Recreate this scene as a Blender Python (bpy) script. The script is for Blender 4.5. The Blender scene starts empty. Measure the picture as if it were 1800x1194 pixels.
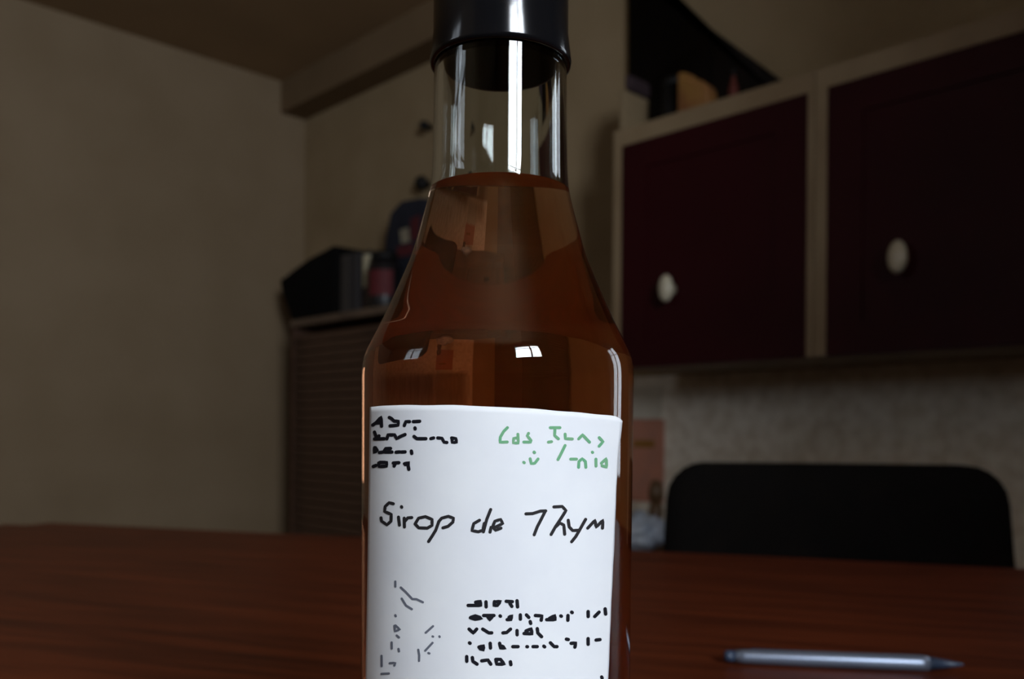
import bpy, bmesh, math, random
from mathutils import Vector, Matrix
random.seed(4)
S = bpy.context.scene
COL = S.collection

# ------------------------------------------------------------------ camera
# World: x = distance from the kitchen wall, y = distance from the far end wall, z up.
F, IW, HY = 1550.0, 1800.0, 760.0               # focal length (px), frame width, eye level row
TH = math.atan2(1512, F); SN, CS = math.sin(TH), math.cos(TH)
EYE = Vector((2.33, 3.887, 0.882)); ROLL = math.radians(0.45)
FWD, RGT = Vector((-SN, -CS, 0)), Vector((-CS, SN, 0))
def cw(cx, cy, z=0.0):                          # metres right / ahead of the camera spot -> world
    p = EYE + RGT * cx + FWD * cy
    return Vector((p.x, p.y, z))
cam = bpy.data.cameras.new('camera'); camo = bpy.data.objects.new('camera', cam); COL.objects.link(camo)
cam.sensor_width = 36; cam.lens = 36 * F / IW; cam.shift_y = (HY - 597) / IW; cam.clip_start = 0.01
m = Matrix((RGT, Vector((0, 0, 1)), -FWD)).transposed() @ Matrix.Rotation(ROLL, 3, 'Z')
camo.matrix_world = Matrix.Translation(EYE) @ m.to_4x4()
cam.dof.use_dof = True; cam.dof.focus_distance = 0.205; cam.dof.aperture_fstop = 16
S.camera = camo

# ------------------------------------------------------------------ light
w = bpy.data.worlds.new('sky'); S.world = w; w.use_nodes = True
w.node_tree.nodes['Background'].inputs[0].default_value = (0.62, 0.74, 0.9, 1)
w.node_tree.nodes['Background'].inputs[1].default_value = 1.0
WIN1 = dict(c=2.83, w=0.88, z0=1.50, z1=2.38)    # on the wall y = RY
WIN2 = dict(c=4.42, w=0.60, z0=0.72, z1=1.95)    # on the wall x = 0
WIN3 = dict(c=2.30, w=0.90, z0=1.50, z1=2.35)    # on the wall x = RX
RX, RY, RZ, T = 4.6, 5.6, 2.59, 0.16
def area(name, loc, direction, sx, sy, watts, col):
    l = bpy.data.lights.new(name, 'AREA'); l.shape = 'RECTANGLE'; l.size = sx; l.size_y = sy
    l.energy = watts; l.color = col
    o = bpy.data.objects.new(name, l); COL.objects.link(o); o.location = loc
    o.rotation_euler = Vector(direction).to_track_quat('-Z', 'Y').to_euler()
area('window_daylight', (WIN1['c'], RY + .08, (WIN1['z0'] + WIN1['z1']) / 2), (0, -1, 0), WIN1['w'] - .02, WIN1['z1'] - WIN1['z0'] - .02, 116, (0.84, 0.91, 1.0))
area('side_window_daylight', (-.08, WIN2['c'], (WIN2['z0'] + WIN2['z1']) / 2), (1, 0, 0), WIN2['w'] - .02, WIN2['z1'] - WIN2['z0'] - .02, 7.5, (0.84, 0.91, 1.0))
area('far_window_daylight', (RX + .08, WIN3['c'], (WIN3['z0'] + WIN3['z1']) / 2), (-1, 0, 0), WIN3['w'] - .02, WIN3['z1'] - WIN3['z0'] - .02, 6.5, (0.84, 0.91, 1.0))
S.view_settings.view_transform = 'Standard'; S.view_settings.look = 'None'
S.view_settings.exposure = 0.0; S.view_settings.gamma = 1.0; S.view_settings.use_curve_mapping = False

# ------------------------------------------------------------------ helpers
def ray(px, py):                                # photo pixel -> world direction
    dx, dy = px - IW / 2, py - HY
    dx, dy = dx * math.cos(ROLL) + dy * math.sin(ROLL), -dx * math.sin(ROLL) + dy * math.cos(ROLL)
    return RGT * (dx / F) + FWD + Vector((0, 0, -dy / F))
def onx(px, py, x):                             # where that sight line meets the plane at x from the kitchen wall
    d = ray(px, py); t = (x - EYE.x) / d.x
    p = EYE + d * t
    return p.y, p.z
def lin(r, g, b):
    return tuple(((v / 255 + .055) / 1.055) ** 2.4 if v > 10 else v / 255 / 12.92 for v in (r, g, b)) + (1,)
MATS = {}
def mat(name, col, rough=.6, spec=.5, metal=0, col2=None, scale=8, stretch=(1, 1, 1), bump=0, bscale=None, detail=4, emit=None):
    if name in MATS: return MATS[name]
    mt = bpy.data.materials.new(name); mt.use_nodes = True; n = mt.node_tree.nodes; L = mt.node_tree.links
    b = n['Principled BSDF']; b.inputs['Base Color'].default_value = col
    b.inputs['Roughness'].default_value = rough; b.inputs['Metallic'].default_value = metal
    b.inputs['Specular IOR Level'].default_value = spec
    tc = n.new('ShaderNodeTexCoord'); mp = n.new('ShaderNodeMapping'); L.new(tc.outputs['Object'], mp.inputs[0])
    mp.inputs['Scale'].default_value = stretch
    nz = n.new('ShaderNodeTexNoise'); nz.inputs['Scale'].default_value = scale; nz.inputs['Detail'].default_value = detail
    L.new(mp.outputs[0], nz.inputs['Vector'])
    mx = n.new('ShaderNodeMix'); mx.data_type = 'RGBA'
    c2 = col2 or tuple(v * .85 for v in col[:3]) + (1,)
    mx.inputs[6].default_value = col; mx.inputs[7].default_value = c2
    rp = n.new('ShaderNodeValToRGB'); rp.color_ramp.elements[0].position = .35; rp.color_ramp.elements[1].position = .68
    L.new(nz.outputs['Fac'], rp.inputs[0]); L.new(rp.outputs[0], mx.inputs[0]); L.new(mx.outputs[2], b.inputs['Base Color'])
    if bump:
        bp = n.new('ShaderNodeBump'); bp.inputs['Strength'].default_value = bump; bp.inputs['Distance'].default_value = .004
        n2 = n.new('ShaderNodeTexNoise'); n2.inputs['Scale'].default_value = bscale or scale * 4; n2.inputs['Detail'].default_value = 5
        L.new(mp.outputs[0], n2.inputs['Vector']); L.new(n2.outputs['Fac'], bp.inputs['Height']); L.new(bp.outputs[0], b.inputs['Normal'])
    MATS[name] = mt
    return mt
def link(name, me, mt, parent=None, smooth=False):
    o = bpy.data.objects.new(name, me); COL.objects.link(o)
    if mt: me.materials.append(mt)
    if smooth: me.polygons.foreach_set('use_smooth', [True] * len(me.polygons))
    if parent: o.parent = parent
    return o
def bm_obj(name, bm, mt, parent=None, smooth=False):
    bmesh.ops.recalc_face_normals(bm, faces=bm.faces)
    me = bpy.data.meshes.new(name); bm.to_mesh(me); bm.free()
    return link(name, me, mt, parent, smooth)
def add_box(bm, a, b):
    vs = [bm.verts.new((x, y, z)) for x in (a[0], b[0]) for y in (a[1], b[1]) for z in (a[2], b[2])]
    for f in ((0, 1, 3, 2), (4, 6, 7, 5), (0, 4, 5, 1), (2, 3, 7, 6), (0, 2, 6, 4), (1, 5, 7, 3)): bm.faces.new([vs[i] for i in f])
def box(name, a, b, mt, parent=None, bev=0, seg=2):
    bm = bmesh.new(); add_box(bm, a, b)
    if bev: bmesh.ops.bevel(bm, geom=bm.edges[:], offset=bev, segments=seg, affect='EDGES', profile=.5)
    o = bm_obj(name, bm, mt, parent)
    return o
def lathe(prof, n=64):
    bm = bmesh.new(); rings = []
    for r, z in prof:
        if r < 1e-7: rings.append([bm.verts.new((0, 0, z))])
        else: rings.append([bm.verts.new((r * math.cos(2 * math.pi * k / n), r * math.sin(2 * math.pi * k / n), z)) for k in range(n)])
    for A, B in zip(rings, rings[1:]):
        for k in range(n):
            k2 = (k + 1) % n
            if len(A) == 1 and len(B) == 1: continue
            if len(A) == 1: bm.faces.new((A[0], B[k2], B[k]))
            elif len(B) == 1: bm.faces.new((A[k], A[k2], B[0]))
            else: bm.faces.new((A[k], A[k2], B[k2], B[k]))
    return bm
def turned(name, prof, mt, parent=None, n=40, recalc=True):
    bm = lathe(prof, n)
    if recalc: bmesh.ops.recalc_face_normals(bm, faces=bm.faces)
    me = bpy.data.meshes.new(name); bm.to_mesh(me); bm.free()
    return link(name, me, mt, parent, True)
def prism(name, pts, x0, x1, mt, parent=None, bev=0):      # outline in (y, z), thickness along x
    bm = bmesh.new()
    A = [bm.verts.new((x0, p[0], p[1])) for p in pts]; B = [bm.verts.new((x1, p[0], p[1])) for p in pts]
    bm.faces.new(A); bm.faces.new(B[::-1])
    for i in range(len(pts)):
        j = (i + 1) % len(pts); bm.faces.new((A[i], B[i], B[j], A[j]))
    if bev: bmesh.ops.bevel(bm, geom=bm.edges[:], offset=bev, segments=3, affect='EDGES', profile=.5)
    return bm_obj(name, bm, mt, parent, bool(bev))
def empty(name, loc, rz=0):
    o = bpy.data.objects.new(name, None); COL.objects.link(o); o.location = loc; o.rotation_euler = (0, 0, rz); o.empty_display_size = .05
    return o
def tag(o, label, cat, group=None):
    o['label'] = label; o['category'] = cat
    if group: o['group'] = group
    return o
def struct(o, label=None):
    o['kind'] = 'structure'
    if label: o['label'] = label
    return o
def sub(o, lv=1):
    md = o.modifiers.new('sub', 'SUBSURF'); md.levels = lv; md.render_levels = lv
    return o

# ------------------------------------------------------------------ materials of the room
wallm = mat('beige_render', lin(156, 135, 104), .9, .2, col2=lin(144, 123, 92), scale=3, bump=.5, bscale=60)
endm = mat('pale_plaster', lin(146, 126, 100), .9, .2, col2=lin(138, 118, 92), scale=3, bump=.2, bscale=50)
ceilm = mat('ceiling_paint', lin(170, 142, 108), .9, .2, scale=2)
floorm = mat('floor_wood', lin(80, 50, 30), .5, col2=lin(60, 36, 20), scale=3, stretch=(1, 9, 1))
framem = mat('window_paint', lin(215, 212, 205), .4)
darkwood = mat('black_timber', lin(30, 22, 17), .75, .2, col2=lin(16, 11, 9), scale=6, stretch=(1, 6, 1), bump=.3)

# ------------------------------------------------------------------ room shell
struct(box('floor', (-T, -T, -.1), (RX + T, RY + T, 0), floorm), 'dark wooden floor')
struct(box('ceiling', (-T, -T, RZ), (RX + T, RY + T, RZ + .1), ceilm), 'dull painted ceiling')
struct(box('wall_far', (0, -T, 0), (RX, 0, RZ), endm), 'pale plaster end wall')
def holed(name, axis, win, mt):
    bm = bmesh.new(); a, b = win['c'] - win['w'] / 2, win['c'] + win['w'] / 2
    L0, L1 = (-T, RY + T) if axis in 'xX' else (0, RX)
    for u0, u1, z0, z1 in ((L0, a, 0, RZ), (b, L1, 0, RZ), (a, b, 0, win['z0']), (a, b, win['z1'], RZ)):
        if axis == 'x': add_box(bm, (-T, u0, z0), (0, u1, z1))
        elif axis == 'X': add_box(bm, (RX, u0, z0), (RX + T, u1, z1))
        else: add_box(bm, (u0, RY, z0), (u1, RY + T, z1))
    return bm_obj(name, bm, mt)
struct(holed('wall_kitchen', 'x', WIN2, wallm), 'beige rendered wall behind the cabinets')
struct(holed('wall_window', 'y', WIN1, endm), 'pale plaster wall with the window')
struct(holed('wall_near', 'X', WIN3, endm), 'plaster wall opposite the cabinets')
pm = bpy.data.materials.new('window_glass'); pm.use_nodes = True
nt = pm.node_tree; nt.nodes.remove(nt.nodes['Principled BSDF'])
tr = nt.nodes.new('ShaderNodeBsdfTransparent'); gl = nt.nodes.new('ShaderNodeBsdfGlossy'); gl.inputs['Roughness'].default_value = 0
fr = nt.nodes.new('ShaderNodeFresnel'); mx = nt.nodes.new('ShaderNodeMixShader')
nt.links.new(fr.outputs[0], mx.inputs[0]); nt.links.new(tr.outputs[0], mx.inputs[1]); nt.links.new(gl.outputs[0], mx.inputs[2])
nt.links.new(mx.outputs[0], nt.nodes['Material Output'].inputs[0])
def window(name, axis, win, mull, label):
    a, b, z0, z1 = win['c'] - win['w'] / 2, win['c'] + win['w'] / 2, win['z0'], win['z1']
    def P(u, d, z): return (-d, u, z) if axis == 'x' else (RX + d, u, z) if axis == 'X' else (u, RY + d, z)
    bm = bmesh.new(); t = .035
    for u0, u1, q0, q1 in ((a, a + t, z0, z1), (b - t, b, z0, z1), (a + t, b - t, z0, z0 + t), (a + t, b - t, z1 - t, z1)):
        add_box(bm, P(u0, .02, q0), P(u1, .07, q1))
    for k in mull: add_box(bm, P(a + win['w'] * k - .025, .022, z0 + t), P(a + win['w'] * k + .025, .068, z1 - t))
    zm = z0 + (z1 - z0) * .72
    add_box(bm, P(a + t, .025, zm - .014), P(b - t, .065, zm + .014))
    o = struct(bm_obj(name, bm, framem), label)
    bm = bmesh.new(); add_box(bm, P(a + t / 2, .043, z0 + t / 2), P(b - t / 2, .047, z1 - t / 2)); bm_obj('pane', bm, pm, o)
    bm = bmesh.new(); add_box(bm, P(a - .03, -.06, z0 - .03), P(b + .03, .02, z0)); bm_obj('window_sill', bm, framem, o)
window('window_1', 'y', WIN1, (.36,), 'white framed window with an off-centre mullion')
window('window_2', 'x', WIN2, (.5,), 'white framed window beside the wall cabinets')
window('window_3', 'X', WIN3, (.5,), 'white framed window opposite the cabinets')
struct(box('trim_1', (0, 0, 2.435), (.136, RY, RZ), mat('brown_ledge', lin(122, 100, 74), .85, .2, scale=3)), 'boxed-in ledge along the top of the kitchen wall')

# dark sloping timber on the kitchen wall
yA, zA = onx(1180, 0, .028); yB, zB = onx(1312, 97, .028)
du = Vector((yB - yA, zB - zA)).normalized()
up = Vector((yA, zA)) - du * .34; lo = Vector((yA, zA)) + du * .62
PANEL = (up, lo)

# ------------------------------------------------------------------ wall cabinets
FX = .33
cream = mat('cream_board', lin(142, 121, 92), .6, col2=lin(130, 108, 80), scale=5)
red = mat('burgundy_lacquer', lin(48, 6, 11), .55, .15, col2=lin(42, 5, 9), scale=4)
cer = mat('white_ceramic', lin(205, 195, 170), .25)
y0 = onx(1077, 450, FX)[0]; zb = onx(1112, 646, FX)[1]; zt = onx(1090, 228, FX)[1]; zd = onx(1094, 257, FX)[1]
CW = .62
sideT = onx(1092, 450, FX)[0] - y0
def cabinet(ya, label, first):
    c = empty('wall_cabinet', (0, ya, zb)); tag(c, label, 'cabinet', None)
    h, ht = zt - zb, zd - zb
    sp = lambda n, a, b, mt=cream, par=c, bev=.0015: box(n, a, b, mt, par, bev)
    sp('top_board', (0, 0, ht), (FX, CW, h))
    sp('side_panel', (0, 0, 0), (FX, sideT, ht)); sp('side_panel', (0, CW - .018, 0), (FX, CW, ht))
    sp('bottom_board', (0, sideT, .0), (FX - .02, CW - .018, .018)); sp('back_board', (0, sideT, .018), (.012, CW - .018, ht))
    bm = bmesh.new(); a, b = sideT + .001, CW - .019
    # framed door: stiles and rails round a recessed field
    st = onx(1134, 450, FX)[0] - onx(1092, 450, FX)[0]
    add_box(bm, (FX - .019, a, -.001), (FX - .004, b, ht - .001))
    for q in ((a, a + st, -.001, ht - .001), (b - st, b, -.001, ht - .001), (a + st, b - st, -.001, st * .9), (a + st, b - st, ht - st * .9, ht - .001)):
        add_box(bm, (FX - .004, q[0], q[2]), (FX + .001, q[1], q[3]))
    d = bm_obj('door', bm, red, c); d['label'] = 'burgundy cabinet door'
    ky, kz = onx(1171, 507, FX + .03)
    ky = ky - y0
    k = turned('knob', [(0, 0), (.011, 0), (.010, .012), (.016, .02), (.024, .03), (.026, .038), (.02, .047), (0, .05)], cer, d, 24)
    k.rotation_euler = (0, math.pi / 2, 0); k.location = (FX - .004, ky, kz - zb); k.scale = (1.45, .85, 1)
    k['label'] = 'pale ceramic knob'
    return c
cabinet(y0, 'burgundy wall cabinet with white knob, under the orange bag', True)
cabinet(y0 + CW + .002, 'burgundy wall cabinet with nothing on top of it', False)
# things on the cabinet top
lf = onx(1104, 120, .03)[0]
struct(prism('trim_2', [(lf, PANEL[0].y), (PANEL[0].x, PANEL[0].y), tuple(PANEL[1]), (PANEL[1].x, zt + .001), (lf, zt + .001)], .001, .028, darkwood, None, .004), 'black sloping panel behind the things on the wall cabinet')
struct(box('trim_3', (.0005, 1.75, .54), (.006, 3.5, zb - .002), mat('lit_wall_tone', lin(232, 224, 208), .8, .2, col2=lin(208, 196, 176), scale=26, bump=.5, bscale=60)), 'speckled panel added in a pale tone to brighten the wall below the wall cabinets')  # added panel; its pale colour stands in for light on the wall
def spot(px, x): return onx(px, 300, x)[0]
def hgt(px, py, x): return onx(px, py, x)[1]
ya, yb = spot(1087, .26), spot(1140, .14)
o = box('storage_box', (.14, ya, 0), (.26, yb, hgt(1112, 152, .26) - zt), mat('cream_card', lin(140, 120, 90), .8), None, .004)
o.location.z = zt; tag(o, 'cream cardboard storage box at the end of the wall cabinet', 'box')
lidz = hgt(1112, 152, .26)
o = box('tray', (.14, ya + .01, 0), (.25, yb + .01, .05), mat('plum_cloth', lin(52, 36, 40), .9), None, .015, 3)
o.location.z = lidz; tag(o, 'dark plum shallow tray on the cream storage box', 'tray')
ya, yb = spot(1143, .28), spot(1187, .28); r = (yb - ya) / 2 * .74; h = hgt(1165, 132, .28) - zt
c = empty('canister', (.23, (ya + yb) / 2, zt)); tag(c, 'black round canister between the cream box and orange bag', 'canister')
blk = mat('black_tin', lin(20, 18, 17), .6, .3)
turned('body', [(0, 0), (r * .96, 0), (r, .006), (r, h * .82), (0, h * .82)], blk, c)
turned('lid', [(0, h * .82), (r * 1.04, h * .82), (r * 1.04, h * .97), (r * .9, h), (0, h)], blk, c)
P = lambda px, py, x=.3: onx(px, py, x)
pts = [P(1190, 198), P(1190, 130), P(1194, 126), P(1206, 127), P(1216, 136), P(1230, 140), P(1240, 148), P(1244, 158), P(1244, 186)]
base = zt - .0
pts = [(a, max(b, base)) for a, b in pts]; pts[0] = (pts[0][0], base); pts[-1] = (pts[-1][0], base)
o = prism('paper_bag', pts, .25, .3, mat('orange_paper', lin(146, 104, 48), .7, col2=lin(122, 74, 40), scale=14, bump=.4), None, .006)
tag(o, 'orange and yellow paper bag with slanting top on the wall cabinet', 'bag')
yc = spot(1281, .26); r = abs(spot(1290, .26) - spot(1272, .26)) / 2 * .8; h = hgt(1281, 117, .26) - zt
c = empty('sauce_bottle', (.24, yc, zt)); tag(c, 'small dark bottle with a brick red sleeve on the wall cabinet', 'bottle')
turned('body', [(0, 0), (r, 0), (r, h * .55), (r * .45, h * .7), (r * .4, h * .82), (0, h * .82)], blk, c)
turned('sleeve', [(r * 1.03, h * .3), (r * 1.03, h * .54), (r * .5, h * .7), (r * .48, h * .8)], mat('brick_red', lin(96, 36, 24), .6), c)
turned('cap', [(0, h * .82), (r * .5, h * .82), (r * .5, h), (0, h)], blk, c)

# ------------------------------------------------------------------ sideboard at the far end
sy0 = onx(511, 600, FX)[0]; sz = onx(512, 564, FX)[1]; sy1 = onx(775, 520, FX)[0]
walnut = mat('dark_walnut', lin(92, 66, 50), .6, .3, col2=lin(66, 46, 36), scale=4, stretch=(1, 1, 10))
slatm = mat('walnut_slat', lin(90, 66, 50), .55, .3, col2=lin(64, 46, 36), scale=5, stretch=(1, 1, 8))
greytop = mat('worn_top', lin(112, 92, 74), .6, col2=lin(92, 74, 60), scale=7)
sb = empty('sideboard', (0, sy0, 0)); tag(sb, 'tall dark sideboard with a slatted roller front against the far wall end', 'sideboard')
SL = sy1 - sy0
box('top', (0.003, -.006, sz - .03), (FX + .006, SL + .006, sz), greytop, sb, .003)
box('side_panel', (0.003, 0, 0), (FX - .001, .02, sz - .03), walnut, sb); box('side_panel', (0.003, SL - .02, 0), (FX - .001, SL, sz - .03), walnut, sb)
box('back_panel', (0.003, .02, 0), (.015, SL - .02, sz - .03), walnut, sb)
box('plinth', (.03, .02, 0), (FX - .03, SL - .02, .08), walnut, sb)
pit = .038; ns = int((sz - .03 - .085) / pit)
first = None
for k in range(ns):
    if first is None:
        first = box('slat', (FX - .02, .022, .0), (FX - .004, SL - .022, pit - .004), slatm, sb, .004)
        first.location.z = .083
    else:
        s_ = first.copy(); COL.objects.link(s_); s_.parent = sb; s_.location.z = .083 + k * pit
# things on the sideboard
P = lambda px, py, x=.28: onx(px, py, x)
pts = [P(514, 556), P(497, 518), P(490, 492), P(515, 476), P(544, 455), P(586, 430), P(589, 436), P(589, 550)]
zl = sz; pts = [(a, max(b, zl)) for a, b in pts]; pts[0] = (pts[0][0], zl); pts[-1] = (pts[-1][0], zl)
o = prism('carry_case', pts, .05, .28, mat('black_fabric', lin(16, 15, 14), .95, .1, bump=.3), None, .012)
tag(o, 'black carrying case with sloping top on the sideboard', 'case')
bk = [mat('grey_binder', lin(66, 60, 55), .8), mat('slate_binder', lin(54, 50, 50), .8)]
for i, (pa, pb, pt) in enumerate(((600, 614, 449), (615, 629, 446))):
    a, b = spot(pa, .26), spot(pb, .26)
    o = box('ring_binder', (.05, a, 0), (.26, b - .002, hgt(pa, pt, .26) - sz), bk[i], None, .003); o.location.z = sz
    tag(o, ('grey ring binder beside the black carrying case', 'slate grey ring binder beside the cream candle')[i], 'binder')
yc = spot(640, .27); r = (spot(650, .27) - spot(630, .27)) / 2 * .74; zc = hgt(640, 505, .27) - sz; h = hgt(640, 447, .27) - sz
c = empty('candle', (.24, yc, sz)); tag(c, 'cream pillar candle on a dark mauve holder on the sideboard', 'candle')
turned('holder', [(0, 0), (r * .9, 0), (r * .95, .01), (r * .85, zc * .6), (r * 1.0, zc), (0, zc)], mat('mauve_clay', lin(64, 50, 48), .8), c)
turned('wax', [(0, zc), (r * .92, zc), (r * .92, h - .004), (r * .85, h), (0, h - .004)], mat('candle_wax', lin(190, 180, 150), .5), c)
turned('wick_cap', [(0, h - .004), (r * .5, h - .002), (r * .5, h + .02), (0, h + .024)], mat('dark_brown', lin(44, 32, 24), .7), c)
yc = spot(676, .26); r = (spot(700, .26) - spot(652, .26)) / 2 * .74; h = hgt(676, 445, .26) - sz
c = empty('jar', (.19 + r, yc, sz)); tag(c, 'dark jar with a deep red label next to the candle', 'jar')
turned('body', [(0, 0), (r * .95, 0), (r, .008), (r, h * .75), (r * .75, h * .86), (0, h * .86)], mat('dark_jar', lin(24, 22, 24), .35), c)
turned('lid', [(0, h * .86), (r * .8, h * .86), (r * .8, h), (0, h)], blk, c)
bm = bmesh.new(); vs = []
for k in range(13):
    a = -.05 + k * .125
    vs.append([bm.verts.new((r * 1.012 * math.cos(a), r * 1.012 * math.sin(a), z)) for z in (h * .22, h * .66)])
for A, B in zip(vs, vs[1:]): bm.faces.new((A[0], B[0], B[1], A[1]))
lb = bm_obj('label', bm, mat('deep_red_paper', lin(92, 18, 24), .7), c, True)
lb['label'] = 'deep red jar label'
# soft upright bag behind the jar
P = lambda px, py, x=.16: onx(px, py, x)
pts = [P(668, 470), P(674, 420), P(684, 372), P(702, 352), P(735, 346), P(762, 352), P(780, 380), P(790, 470)]
pts[0] = (pts[0][0], sz); pts[-1] = (pts[-1][0], sz)
c = empty('shopping_bag', (0, 0, 0)); tag(c, 'dark blue fabric bag with red and pale patches behind the jar', 'bag')
prism('bag_body', pts, .012, .16, mat('navy_fabric', lin(44, 46, 56), .9, .2, col2=lin(36, 36, 44), scale=12, bump=.4), c, .02)
def patch(name, quad, mt):
    prism(name, [onx(a, b, .1605) for a, b in quad], .159, .162, mt, c)
patch('patch', [(703, 405), (718, 400), (720, 425), (706, 428)], mat('pale_cloth', lin(150, 140, 118), .9))
patch('patch', [(722, 385), (738, 378), (736, 420), (722, 424)], mat('maroon_cloth', lin(84, 20, 26), .9))
patch('patch', [(698, 434), (728, 428), (724, 448), (698, 452)], MATS['maroon_cloth'])
for px, py, r, lab_ in ((741, 322, .032, 'round black wall hook just above the blue bag'), (747, 221, .020, 'small dark wall hook high above the blue bag')):
    yy, zz = onx(px, py, .04)
    o = turned('wall_hook', [(0, 0), (r * .5, 0), (r * .45, .02), (r * .9, .03), (r, .045), (r * .7, .06), (0, .065)], blk, None, 24)
    o.location = (.001, yy, zz); o.rotation_euler = (0, math.pi / 2, 0); tag(o, lab_, 'hook')

# ------------------------------------------------------------------ low cupboard and calendar below the wall cabinets
lz = .54
lc = empty('low_cupboard', (0, 1.75, 0)); tag(lc, 'low brown cupboard standing under the wall cabinets', 'cupboard')
wht = mat('brown_board', lin(104, 76, 54), .6, col2=lin(84, 60, 42), scale=4, stretch=(1, 6, 1))
box('top', (.003, 0, lz - .03), (.42, 1.7, lz), wht, lc, .003)
box('body', (.003, .01, .06), (.39, 1.69, lz - .03), wht, lc)
for k in range(3):
    d = box('door', (.39, .015 + k * .56, .07), (.408, .565 + k * .56, lz - .035), wht, lc, .003)
    box('handle', (.409, .27 + k * .56, lz - .10), (.425, .33 + k * .56, lz - .085), blk, d, .003)
ya, za = onx(1108, 682, .01); yb, zb2 = onx(1166, 885, .01); zm = onx(1130, 736, .01)[1]
c = empty('wall_calendar', (0, 0, 0)); tag(c, 'wall calendar, pale above and pink below, hung under the wall cabinet', 'calendar')
pw = mat('calendar_paper', lin(214, 208, 192), .8, col2=lin(196, 188, 170), scale=9)
pk = mat('calendar_pink', lin(190, 128, 104), .8, col2=lin(176, 124, 104), scale=16)
ye = yb
box('picture_sheet', (.0065, ya - .07, zm), (.010, ye - .012, za), pw, c)
pks = box('month_sheet', (.0065, ya - .07, zb2), (.011, ye, zm - .002), pk, c)
box('mark', (.0108, onx(1114, 780, .01)[0], onx(1130, 787, .01)[1]), (.0122, onx(1151, 780, .01)[0], onx(1130, 774, .01)[1]), mat('ochre_print', lin(150, 104, 36), .8), pks)
yc = onx(1153, 880, .2)[0]; r = .022; h = onx(1150, 843, .2)[1] - lz
c = empty('pepper_mill', (.2, yc, lz)); tag(c, 'brown wooden pepper mill on the low cupboard beside the chair', 'mill')
mill = mat('mill_wood', lin(96, 70, 44), .5)
turned('body', [(0, 0), (r * 1.2, 0), (r * 1.2, .02), (r * .8, h * .3), (r, h * .55), (r * .7, h * .68), (0, h * .68)], mill, c, 24)
turned('head', [(0, h * .68), (r * .95, h * .7), (r * 1.05, h * .82), (r * .7, h * .97), (0, h)], mill, c, 24)
# crumpled plastic bag
bm = bmesh.new(); bmesh.ops.create_icosphere(bm, subdivisions=4, radius=1)
yc, zc = onx(1128, 930, .30); rr = .075
from mathutils import noise as mn
for v in bm.verts:
    n_ = mn.noise(v.co * 2.3) * .28 + mn.noise(v.co * 6) * .12
    v.co *= 1 + n_
    v.co.z *= 1.05
mz = min(v.co.z for v in bm.verts)
hb = onx(1128, 897, .30)[1] - lz
Mz = max(v.co.z for v in bm.verts)
for v in bm.verts:
    v.co.x *= rr * .9; v.co.y *= rr; v.co.z = (v.co.z - mz) / (Mz - mz) * hb
o = bm_obj('plastic_bag', bm, mat('plastic_film', lin(196, 204, 214), .45, col2=lin(150, 160, 176), scale=20), None, True)
o.location = (.30, yc - .005, lz); tag(o, 'crumpled bluish white plastic bag on the low cupboard', 'bag')

# ------------------------------------------------------------------ dining table
TZ = .74
tw = mat('table_wood', lin(98, 43, 20), .42, .2, col2=lin(64, 26, 12), scale=5, stretch=(1, 14, 14), bump=.06, detail=6)
dv = Vector((.955, -.297)); nv = Vector((.297, .955))
d0 = RGT * dv.x + FWD * dv.y
tb = empty('dining_table', cw(*(nv * .589 - dv * .1)), math.atan2(d0.y, d0.x)); tag(tb, 'reddish brown wooden dining table under the syrup bottle', 'table')
Lh, Wh = 1.0, .475
bm = bmesh.new(); add_box(bm, (-Lh, -Wh, TZ - .03), (Lh, Wh, TZ))
bmesh.ops.bevel(bm, geom=[e for e in bm.edges if abs(e.verts[0].co.z - e.verts[1].co.z) > .01], offset=.04, segments=5, affect='EDGES')
bm_obj('tabletop', bm, tw, tb)
box('apron', (-Lh + .1, -Wh + .06, TZ - .11), (Lh - .1, Wh - .06, TZ - .03), tw, tb)
for sx in (-1, 1):
    for sy in (-1, 1):
        bm = bmesh.new(); a = .035
        vs = [bm.verts.new((x, y, z)) for z, q in ((0, .6), (TZ - .03, 1)) for x, y in ((-a * q, -a * q), (a * q, -a * q), (a * q, a * q), (-a * q, a * q))]
        for f in ((0, 3, 2, 1), (4, 5, 6, 7), (0, 1, 5, 4), (1, 2, 6, 5), (2, 3, 7, 6), (3, 0, 4, 7)): bm.faces.new([vs[i] for i in f])
        o = bm_obj('leg', bm, tw, tb); o.location = (sx * (Lh - .09), sy * (Wh - .07), 0)

# ------------------------------------------------------------------ black chair
ch = empty('dining_chair', cw(.425, 1.0, 0), math.atan2(RGT.y, RGT.x) - math.radians(4)); tag(ch, 'black padded dining chair pushed in at the table', 'chair')
chm = mat('black_leatherette', lin(15, 12, 10), .9, .06, col2=lin(12, 10, 9), scale=30, bump=.2)
chl = mat('black_tube', lin(14, 13, 12), .4)
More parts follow.
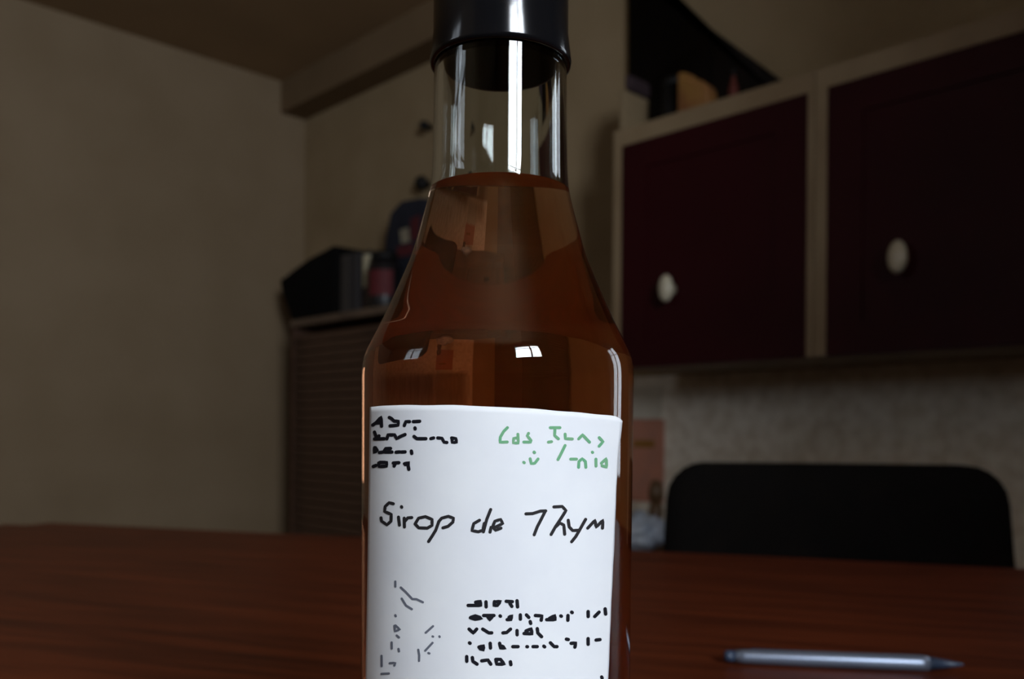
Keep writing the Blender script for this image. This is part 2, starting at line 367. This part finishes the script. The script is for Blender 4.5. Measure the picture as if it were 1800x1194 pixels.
# local x = right, y = away from the camera
def hx(px, py, dep): return (px - 900) / F * dep - .425
hw = .228
zt2 = EYE.z - 52 / F * 1.19
outl = [(-hw - .012, .50), (-hw + .002, zt2 - .05)]
for k in range(7):
    a = math.pi - k * math.pi / 12; outl.append((-hw + .036 + .034 * math.cos(a), zt2 - .034 + .034 * math.sin(a)))
outl += [(-x, z) for x, z in outl[::-1]]
bm = bmesh.new()
NX = 14
def strip(off):
    g = []
    for i in range(NX + 1):
        t = i / NX; col_ = []
        for j in range(15):
            z = .50 + (zt2 - .50) * math.sin(j / 14 * math.pi / 2)
            xl = -hw - .012 + .018 * (z - .5) / (zt2 - .5)
            rd = .05
            if z > zt2 - rd: q = (z - (zt2 - rd)) / rd; xl += rd * (1 - math.sqrt(max(0, 1 - q * q)))
            x = xl + (-2 * xl) * t
            col_.append(bm.verts.new((x, .185 + .06 * (z - .5) - .09 * (x * x) / .05 * .18 + off, z)))
        g.append(col_)
    return g
A, B = strip(0), strip(.032)
for g, fl in ((A, 0), (B, 1)):
    for i in range(NX):
        for j in range(14):
            q = (g[i][j], g[i + 1][j], g[i + 1][j + 1], g[i][j + 1]); bm.faces.new(q if not fl else q[::-1])
for i in range(NX):
    for j in (0, 14): bm.faces.new((A[i][j], A[i + 1][j], B[i + 1][j], B[i][j]))
for j in range(14):
    for i in (0, NX): bm.faces.new((A[i][j], A[i][j + 1], B[i][j + 1], B[i][j]))
bm_obj('backrest', bm, chm, ch, True)
box('seat', (-.21, -.22, .43), (.21, .2, .48), chm, ch, .015, 3)
def tube(name, p, q, r, mt, par):
    p, q = Vector(p), Vector(q); d = q - p
    o = turned(name, [(0, 0), (r, 0), (r, d.length), (0, d.length)], mt, par, 16)
    o.location = p; o.rotation_euler = d.to_track_quat('Z', 'Y').to_euler(); return o
for sx in (-1, 1):
    tube('leg', (sx * .2, -.2, 0), (sx * .18, -.18, .44), .014, chl, ch)
    tube('leg', (sx * .2, .22, 0), (sx * .18, .17, .44), .014, chl, ch)
    tube('back_post', (sx * .18, .17, .44), (sx * .19, .205, .70), .012, chl, ch)

# ------------------------------------------------------------------ pen
pn = empty('ballpoint_pen', cw(.1325, .545, TZ + .0048)); tag(pn, 'blue grey ballpoint pen lying on the table', 'pen')
dd = (cw(1, -.12) - cw(0, 0)).normalized(); pn.rotation_euler = dd.to_track_quat('Z', 'X').to_euler()
steel = mat('blue_grey_metal', lin(128, 138, 156), .35, metal=.6); navy = mat('navy_plastic', lin(52, 66, 88), .4)
turned('push_button', [(0, 0), (.0030, 0), (.0034, .002), (.0034, .006), (0, .006)], navy, pn, 24)
turned('barrel', [(0, .006), (.0038, .006), (.0042, .012), (.0048, .05), (.0048, .115), (.0042, .12), (0, .12)], steel, pn, 32)
turned('tip', [(0, .12), (.0042, .12), (.0015, .136), (.0006, .14), (0, .14)], navy, pn, 24)
cl = box('clip', (-.0012, -.0018, .016), (.0002, .0018, .055), navy, pn, .0004)
upv = pn.rotation_euler.to_matrix().inverted() @ Vector((0, .0, 1)); upv.z = 0; upv.normalize()
back = pn.rotation_euler.to_matrix().inverted() @ Vector((FWD.x, FWD.y, .45)); back.z = 0; back.normalize()
cl.location = back * .0056; cl.rotation_euler = (0, 0, math.atan2(back.y, back.x))

# ------------------------------------------------------------------ syrup bottle
BD = .235; BA = cw(-.0038, BD)                       # bottle axis
MM = BD / F
def rad(p): return BD * math.sin(math.atan(p / F))
def zz(y, p): return EYE.z + (HY - y) * MM * math.cos(math.atan(p / F)) ** 2 - TZ
bt = empty('syrup_bottle', (BA.x, BA.y, TZ)); tag(bt, 'glass bottle of amber syrup with black cap and white handwritten label', 'bottle')
key = [(1010, 237), (700, 239), (660, 239), (640, 237.5), (622, 233), (600, 222.5), (574, 209), (530, 188), (484, 167.5), (447, 152.5), (395, 137.5), (345, 124.5), (310, 120), (250, 118), (120, 116.5)]
outer = [(0.0, .003), (.018, .0025), (.027, .0), (.0325, .0008), (.0350, .004), (rad(236), .009)]
outer += [(rad(p), zz(y, p)) for y, p in key]
# smooth the shoulder with Catmull-Rom samples
def smooth(pr, n=4):
    out = []
    for i in range(len(pr) - 1):
        a, b, c_, d_ = pr[max(i - 1, 0)], pr[i], pr[i + 1], pr[min(i + 2, len(pr) - 1)]
        for k in range(n):
            t = k / n
            out.append(tuple(.5 * (2 * b[j] + (c_[j] - a[j]) * t + (2 * a[j] - 5 * b[j] + 4 * c_[j] - d_[j]) * t * t + (3 * b[j] - a[j] - 3 * c_[j] + d_[j]) * t ** 3) for j in (0, 1)))
    return out + [pr[-1]]
head = outer[:7]; sh = smooth(outer[7:], 4)
rim = zz(115, 118)                                   # bottom edge of the cap
outer = head + sh + [(.0172, rim + .020), (.0165, rim + .034), (.0150, rim + .036)]
GT = .0024
inner_all = [(max(r - GT * (1.0 if z > .02 else 1), .0), z) for r, z in head[-1:] + sh]
inner_all = [(0, .0075), (.020, .0072), (.028, .008), (.0318, .0115)] + inner_all[0:] + [(.0148, rim + .020), (.0142, rim + .036)]
level = zz(334, 121)
def rin(z):
    for (r0, z0), (r1, z1) in zip(inner_all, inner_all[1:]):
        if z0 <= z <= z1 and z1 > z0: return r0 + (r1 - r0) * (z - z0) / (z1 - z0)
rl = rin(level)
air = [(rl, level)] + [q for q in inner_all if q[1] > level]
wet = [q for q in inner_all if q[1] < level - 1e-5] + [(rl, level)]
def glassmat(name, ior, col=(1, 1, 1, 1)):
    mt = bpy.data.materials.new(name); mt.use_nodes = True; n = mt.node_tree.nodes; L = mt.node_tree.links
    n.remove(n['Principled BSDF']); g = n.new('ShaderNodeBsdfGlass'); g.inputs['IOR'].default_value = ior
    g.inputs['Roughness'].default_value = 0; g.inputs['Color'].default_value = col
    L.new(g.outputs[0], n['Material Output'].inputs[0]); return mt, g
clear, _ = glassmat('bottle_glass', 1.5, (.97, .985, .975, 1))
N = 128
gb = lathe(outer + air[::-1], N)                      # outside, over the lip, down the bore to the syrup
me = bpy.data.meshes.new('glass'); gb.normal_update()
# normals must leave the glass: outside faces away from the axis
f = max(gb.faces, key=lambda f: f.calc_center_median().xy.length)
if f.normal.xy.dot(f.calc_center_median().xy) < 0: bmesh.ops.reverse_faces(gb, faces=gb.faces[:])
gb.to_mesh(me); gb.free()
link('glass', me, clear, bt, True)
lb_ = lathe(wet, N); nside = len(lb_.faces)
ring = [v for v in lb_.verts if abs(v.co.z - level) < 1e-7]
cv = lb_.verts.new((0, 0, level)); lb_.verts.ensure_lookup_table()
ring.sort(key=lambda v: math.atan2(v.co.y, v.co.x))
tops = [lb_.faces.new((ring[k], ring[(k + 1) % N], cv)) for k in range(N)]
bmesh.ops.recalc_face_normals(lb_, faces=lb_.faces)
lb_.faces.ensure_lookup_table()
me = bpy.data.meshes.new('syrup'); lb_.to_mesh(me); nf = len(lb_.faces); lb_.free()
at = me.attributes.new('free_top', 'FLOAT', 'FACE')
at.data.foreach_set('value', [0.0] * nside + [1.0] * (nf - nside))
syr, g = glassmat('amber_syrup', 1.0)
n = syr.node_tree.nodes; L = syr.node_tree.links
an = n.new('ShaderNodeAttribute'); an.attribute_name = 'free_top'
mr = n.new('ShaderNodeMapRange'); mr.inputs['To Min'].default_value = 1.39 / 1.5; mr.inputs['To Max'].default_value = 1.39
L.new(an.outputs['Fac'], mr.inputs['Value']); L.new(mr.outputs[0], g.inputs['IOR'])
df = n.new('ShaderNodeBsdfDiffuse'); df.inputs['Color'].default_value = (.46, .15, .025, 1)   # orange haze mixed in to brighten the syrup
ms = n.new('ShaderNodeMixShader'); ms.inputs[0].default_value = .045
L.new(g.outputs[0], ms.inputs[1]); L.new(df.outputs[0], ms.inputs[2]); L.new(ms.outputs[0], n['Material Output'].inputs['Surface'])
va = n.new('ShaderNodeVolumeAbsorption'); va.inputs['Color'].default_value = (.90, .46, .10, 1); va.inputs['Density'].default_value = 46
L.new(va.outputs[0], n['Material Output'].inputs['Volume'])
so = link('syrup', me, syr, bt, False); so['label'] = 'amber brown syrup'
me.polygons.foreach_set('use_smooth', [True] * nside + [False] * (nf - nside))
capm = mat('black_cap_plastic', lin(15, 15, 17), .13, .5)
ro, ri = rad(118.5), .0175
turned('cap', [(ri, rim + .0003), (ri + .0003, rim), (ro + .0007, rim), (ro + .0009, rim + .0012), (ro, rim + .0085), (ro, rim + .040), (ro - .001, rim + .042), (0, rim + .0425), (0, rim + .0405), (ri, rim + .0395), (ri, rim + .0003)], capm, bt, 96)

# ---- label wrapped on the glass: sheet positions are (arc, height) on the bottle wall
def wall_r(z):
    for (r0, z0), (r1, z1) in zip(outer[5:], outer[6:]):
        if z0 <= z <= z1 and z1 > z0: return r0 + (r1 - r0) * (z - z0) / (z1 - z0)
    return rad(237)
A0 = math.atan2(-FWD.y, -FWD.x)                       # bearing from the bottle towards the viewer's side
def sheet(px, py):                                    # photo position -> (angle, height) on the bottle wall
    d = ray(px, py); R = rad(239) + .0003
    ox, oy = EYE.x - BA.x, EYE.y - BA.y
    a = d.x ** 2 + d.y ** 2; b = 2 * (ox * d.x + oy * d.y); c_ = ox * ox + oy * oy - R * R
    q = max(b * b - 4 * a * c_, 0); t = (-b - math.sqrt(q)) / (2 * a)
    return math.atan2(oy + d.y * t, ox + d.x * t) - A0, EYE.z + d.z * t - TZ
def on_wall(phi, z, off):
    r = wall_r(z) + off; return (r * math.cos(A0 + phi), r * math.sin(A0 + phi), z)
TL, TR, BL, BR = sheet(650, 716), sheet(1091, 734), sheet(640, 1194), sheet(1073, 1194)
NU, NV = 60, 60
bm = bmesh.new(); grid = []
for j in range(NV + 1):
    v = j / NV * 1.22; row = []
    for i in range(NU + 1):
        u = i / NU
        ph = (TL[0] * (1 - u) + TR[0] * u) * (1 - v) + (BL[0] * (1 - u) + BR[0] * u) * v
        h = (TL[1] * (1 - u) + TR[1] * u) * (1 - v) + (BL[1] * (1 - u) + BR[1] * u) * v
        e = .00035 * mn.noise(Vector((u * 9, v * 9, 2)))
        h += .0009 * math.sin(math.pi * u ** .8) * max(0, 1 - v * 3)
        if j == 0: h += e * .6
        if j == 0 and u > .96: h -= .0009 * ((u - .96) / .04) ** 2          # worn corner
        if i == NU: ph += e / .036 - (.012 if .10 < v else 0)
        lift = .0003 + .0006 * max(0, (u - .93) / .07) ** 2 * max(0, 1 - v * 6)
        row.append(bm.verts.new(on_wall(ph, h, lift)))
    grid.append(row)
for j in range(NV):
    for i in range(NU): bm.faces.new((grid[j + 1][i], grid[j + 1][i + 1], grid[j][i + 1], grid[j][i]))
lab = bm_obj('label', bm, mat('label_paper', lin(236, 238, 240), .75, .2, col2=lin(230, 232, 236), scale=60), bt, True)
lab['label'] = 'white paper label with handwriting'
sd = lab.modifiers.new('paper', 'SOLIDIFY'); sd.thickness = .00015; sd.offset = -1
ink = mat('black_ink', lin(22, 22, 30), .7, .2); green = mat('green_ink', lin(104, 170, 126), .7, .2, col2=lin(122, 172, 130), scale=300)
pencil = mat('grey_pencil', lin(112, 116, 128), .8, .2); ink2 = mat('title_ink', lin(44, 42, 44), .7, .2)
def writing(name, strokes, org, sc, width, mt):
    bm = bmesh.new(); lay = [0]
    for st in strokes:
        P2 = [Vector((org[0] + x * sc, org[1] + y * sc)) for x, y in st]
        fine = []
        for a, b in zip(P2, P2[1:]):
            k = max(1, int((b - a).length / 3))
            fine += [a + (b - a) * (q / k) for q in range(k)]
        fine.append(P2[-1])
        hw_ = width / 2
        L_, R_ = [], []
        lay[0] += 1; off = .00036 + (lay[0] % 12) * .000003
        def put(p):
            return bm.verts.new(on_wall(*sheet(p.x, p.y), off))
        n_ = len(fine)
        for q in range(n_):
            t = fine[min(q + 1, n_ - 1)] - fine[max(q - 1, 0)]
            t = t.normalized() if t.length > 1e-6 else Vector((1, 0)); nn = Vector((-t.y, t.x)) * hw_
            L_.append(put(fine[q] + nn)); R_.append(put(fine[q] - nn))
        for q in range(n_ - 1): bm.faces.new((L_[q], L_[q + 1], R_[q + 1], R_[q]))
        for end, sgn in ((0, -1), (n_ - 1, 1)):       # rounded ends
            t = fine[min(end + 1, n_ - 1)] - fine[max(end - 1, 0)]
            t = t.normalized() if t.length > 1e-6 else Vector((1, 0)); t *= sgn * hw_; nn = Vector((-t.y, t.x))
            arc = [put(fine[end] + nn * math.cos(a) + t * math.sin(a)) for a in (0, .52, 1.05, 1.57, 2.09, 2.62, 3.14)]
            bm.faces.new(arc)
    me = bpy.data.meshes.new(name); bm.to_mesh(me); bm.free()
    return link(name, me, mt, lab)
writing('title_writing', [
    [(228, 697), (200, 690), (174, 715), (170, 748), (214, 767), (212, 812), (185, 836), (150, 812), (146, 790)],
    [(262, 785), (268, 838)], [(282, 716), (284, 720)], [(300, 792), (301, 850)], [(302, 815), (324, 790), (350, 788)],
    [(372, 830), (395, 792), (440, 782), (484, 800), (484, 840), (452, 858), (396, 856), (372, 830)],
    [(528, 818), (508, 872), (486, 908), (461, 946)], [(528, 815), (548, 792), (592, 780), (626, 792), (622, 818), (590, 846), (556, 856)],
    [(798, 806), (760, 828), (748, 874), (790, 882), (820, 872), (830, 826)], [(872, 735), (846, 800), (824, 882)],
    [(868, 884), (874, 852), (905, 850), (952, 828), (938, 800), (900, 812), (884, 850), (905, 872), (940, 858)],
    [(1105, 764), (1150, 762), (1200, 746), (1236, 744)], [(1232, 748), (1206, 800), (1180, 850), (1160, 902)],
    [(1290, 718), (1345, 715), (1370, 742), (1340, 790), (1300, 850), (1272, 900)], [(1302, 850), (1330, 824), (1356, 838), (1362, 898)],
    [(1385, 806), (1392, 850), (1415, 874), (1452, 872)], [(1500, 800), (1455, 880), (1435, 914), (1408, 948)],
    [(1514, 858), (1562, 806), (1570, 852), (1614, 805), (1612, 858)]], (630, 700), .26667, 5.6, ink2)
writing('green_writing', [
    [(240, 165), (190, 215), (146, 290), (142, 358), (238, 354)], [(378, 252), (384, 368), (318, 366), (322, 306), (376, 300)],
    [(518, 240), (502, 272), (552, 335), (546, 356), (456, 354)], [(780, 356), (822, 350)],
    [(805, 165), (932, 165)], [(866, 172), (862, 268), (912, 312)], [(1000, 250), (1005, 310), (1095, 314)],
    [(1180, 312), (1230, 258), (1278, 310), (1322, 356)], [(1450, 296), (1500, 350), (1450, 408)],
    [(1000, 400), (956, 490), (908, 585)], [(592, 486), (598, 494)], [(455, 622), (463, 628)], [(540, 575), (556, 640), (602, 634), (644, 578)],
    [(1075, 580), (1152, 580)], [(1180, 688), (1184, 612), (1226, 574), (1270, 612), (1276, 688)], [(1360, 488), (1364, 492)],
    [(1408, 580), (1410, 672)], [(1480, 634), (1545, 572), (1550, 686), (1490, 668)]], (860, 730), .13333, 5.2, green)
writing('address_writing', [
    [(125, 225), (180, 185), (245, 110), (252, 240)], [(180, 195), (250, 190)], [(365, 115), (395, 130), (430, 165)],
    [(440, 168), (495, 168), (490, 225), (375, 236)], [(580, 230), (602, 175), (655, 175)], [(710, 175), (800, 170)], [(733, 265), (736, 280)],
    [(150, 325), (185, 425), (215, 380)], [(150, 425), (290, 420)], [(330, 420), (345, 365), (440, 365), (470, 420), (520, 390), (590, 360)],
    [(720, 388), (760, 420), (890, 420)], [(960, 420), (1000, 410)], [(1060, 410), (1120, 415), (1150, 470), (1190, 475)], [(1260, 410), (1320, 420), (1330, 470), (1270, 475), (1266, 430)],
    [(150, 550), (145, 620), (190, 590), (162, 550)], [(220, 620), (280, 610), (310, 562), (380, 560)], [(300, 612), (400, 612)], [(460, 615), (510, 610)], [(540, 612), (590, 610)], [(680, 598), (686, 632)],
    [(130, 820), (170, 805)], [(210, 770), (216, 820), (320, 815), (325, 762), (230, 760)], [(420, 770), (500, 765)], [(440, 792), (430, 815)], [(580, 780), (645, 766), (640, 790), (590, 792)], [(630, 800), (642, 862)]],
    (640, 720), .12222, 6.0, ink)
writing('ingredients_writing', [
    [(135, 150), (270, 150), (266, 106), (215, 116)], [(225, 132), (260, 126)], [(325, 112), (327, 165)], [(415, 110), (410, 150), (446, 150), (480, 106), (420, 114)], [(540, 106), (605, 110)], [(580, 130), (600, 160)], [(655, 100), (661, 165)],
    [(160, 280), (210, 296), (280, 284), (212, 260), (164, 276)], [(300, 256), (410, 256)], [(345, 270), (366, 302), (390, 270)], [(475, 260), (479, 264)], [(550, 300), (590, 300), (600, 256), (570, 276)], [(690, 250), (691, 295)], [(755, 250), (780, 276)], [(795, 320), (800, 340)], [(850, 256), (920, 260), (912, 306)], [(970, 300), (1060, 300), (1056, 256), (1000, 286)], [(1120, 260), (1126, 264)], [(1195, 306), (1196, 256)], [(1235, 220), (1241, 225)], [(1410, 214), (1411, 266)], [(1480, 266), (1526, 220)], [(1590, 185), (1596, 240)],
    [(145, 400), (190, 442), (226, 400)], [(290, 400), (355, 440), (386, 440)], [(505, 440), (545, 436), (586, 400)], [(655, 415), (656, 460)], [(730, 446), (815, 450), (806, 396), (750, 420)], [(870, 395), (876, 440), (916, 480)],
    [(150, 545), (156, 550)], [(250, 590), (300, 576), (300, 620), (266, 610), (252, 592)], [(370, 550), (373, 600)], [(470, 550), (480, 600), (530, 600), (496, 580)], [(610, 585), (666, 585)], [(760, 585), (766, 586)], [(825, 585), (870, 585)], [(940, 580), (949, 588)], [(1010, 545), (1050, 585), (1080, 585)], [(1180, 506), (1200, 510)], [(1230, 550), (1280, 546), (1270, 590)], [(1410, 500), (1411, 560)], [(1495, 515), (1536, 510)],
    [(120, 690), (121, 740)], [(180, 700), (186, 740), (230, 770)], [(280, 735), (346, 726), (376, 770)], [(430, 720), (480, 720), (520, 770), (440, 770), (432, 732)], [(585, 745), (590, 775)], [(1555, 905), (1560, 916)]],
    (800, 1040), .16667, 6.2, ink)
writing('sprig_drawing', [
    [(330, 140), (330, 195)], [(390, 205), (440, 250), (515, 330), (560, 332), (630, 365)], [(400, 325), (446, 400), (510, 440)], [(330, 505), (335, 516)], [(320, 620), (326, 680), (380, 660), (332, 616)], [(345, 725), (370, 746)], [(290, 800), (291, 866)], [(365, 870), (370, 896)], [(180, 945), (181, 1056)], [(270, 1025), (330, 1020), (320, 1050)], [(180, 1140), (260, 1136)], [(740, 625), (660, 696)], [(735, 735), (741, 738)], [(810, 735), (813, 741)], [(735, 805), (655, 890)], [(690, 915), (701, 920)], [(580, 880), (590, 940), (588, 1000)]],
    (640, 1000), .1625, 4.0, pencil)
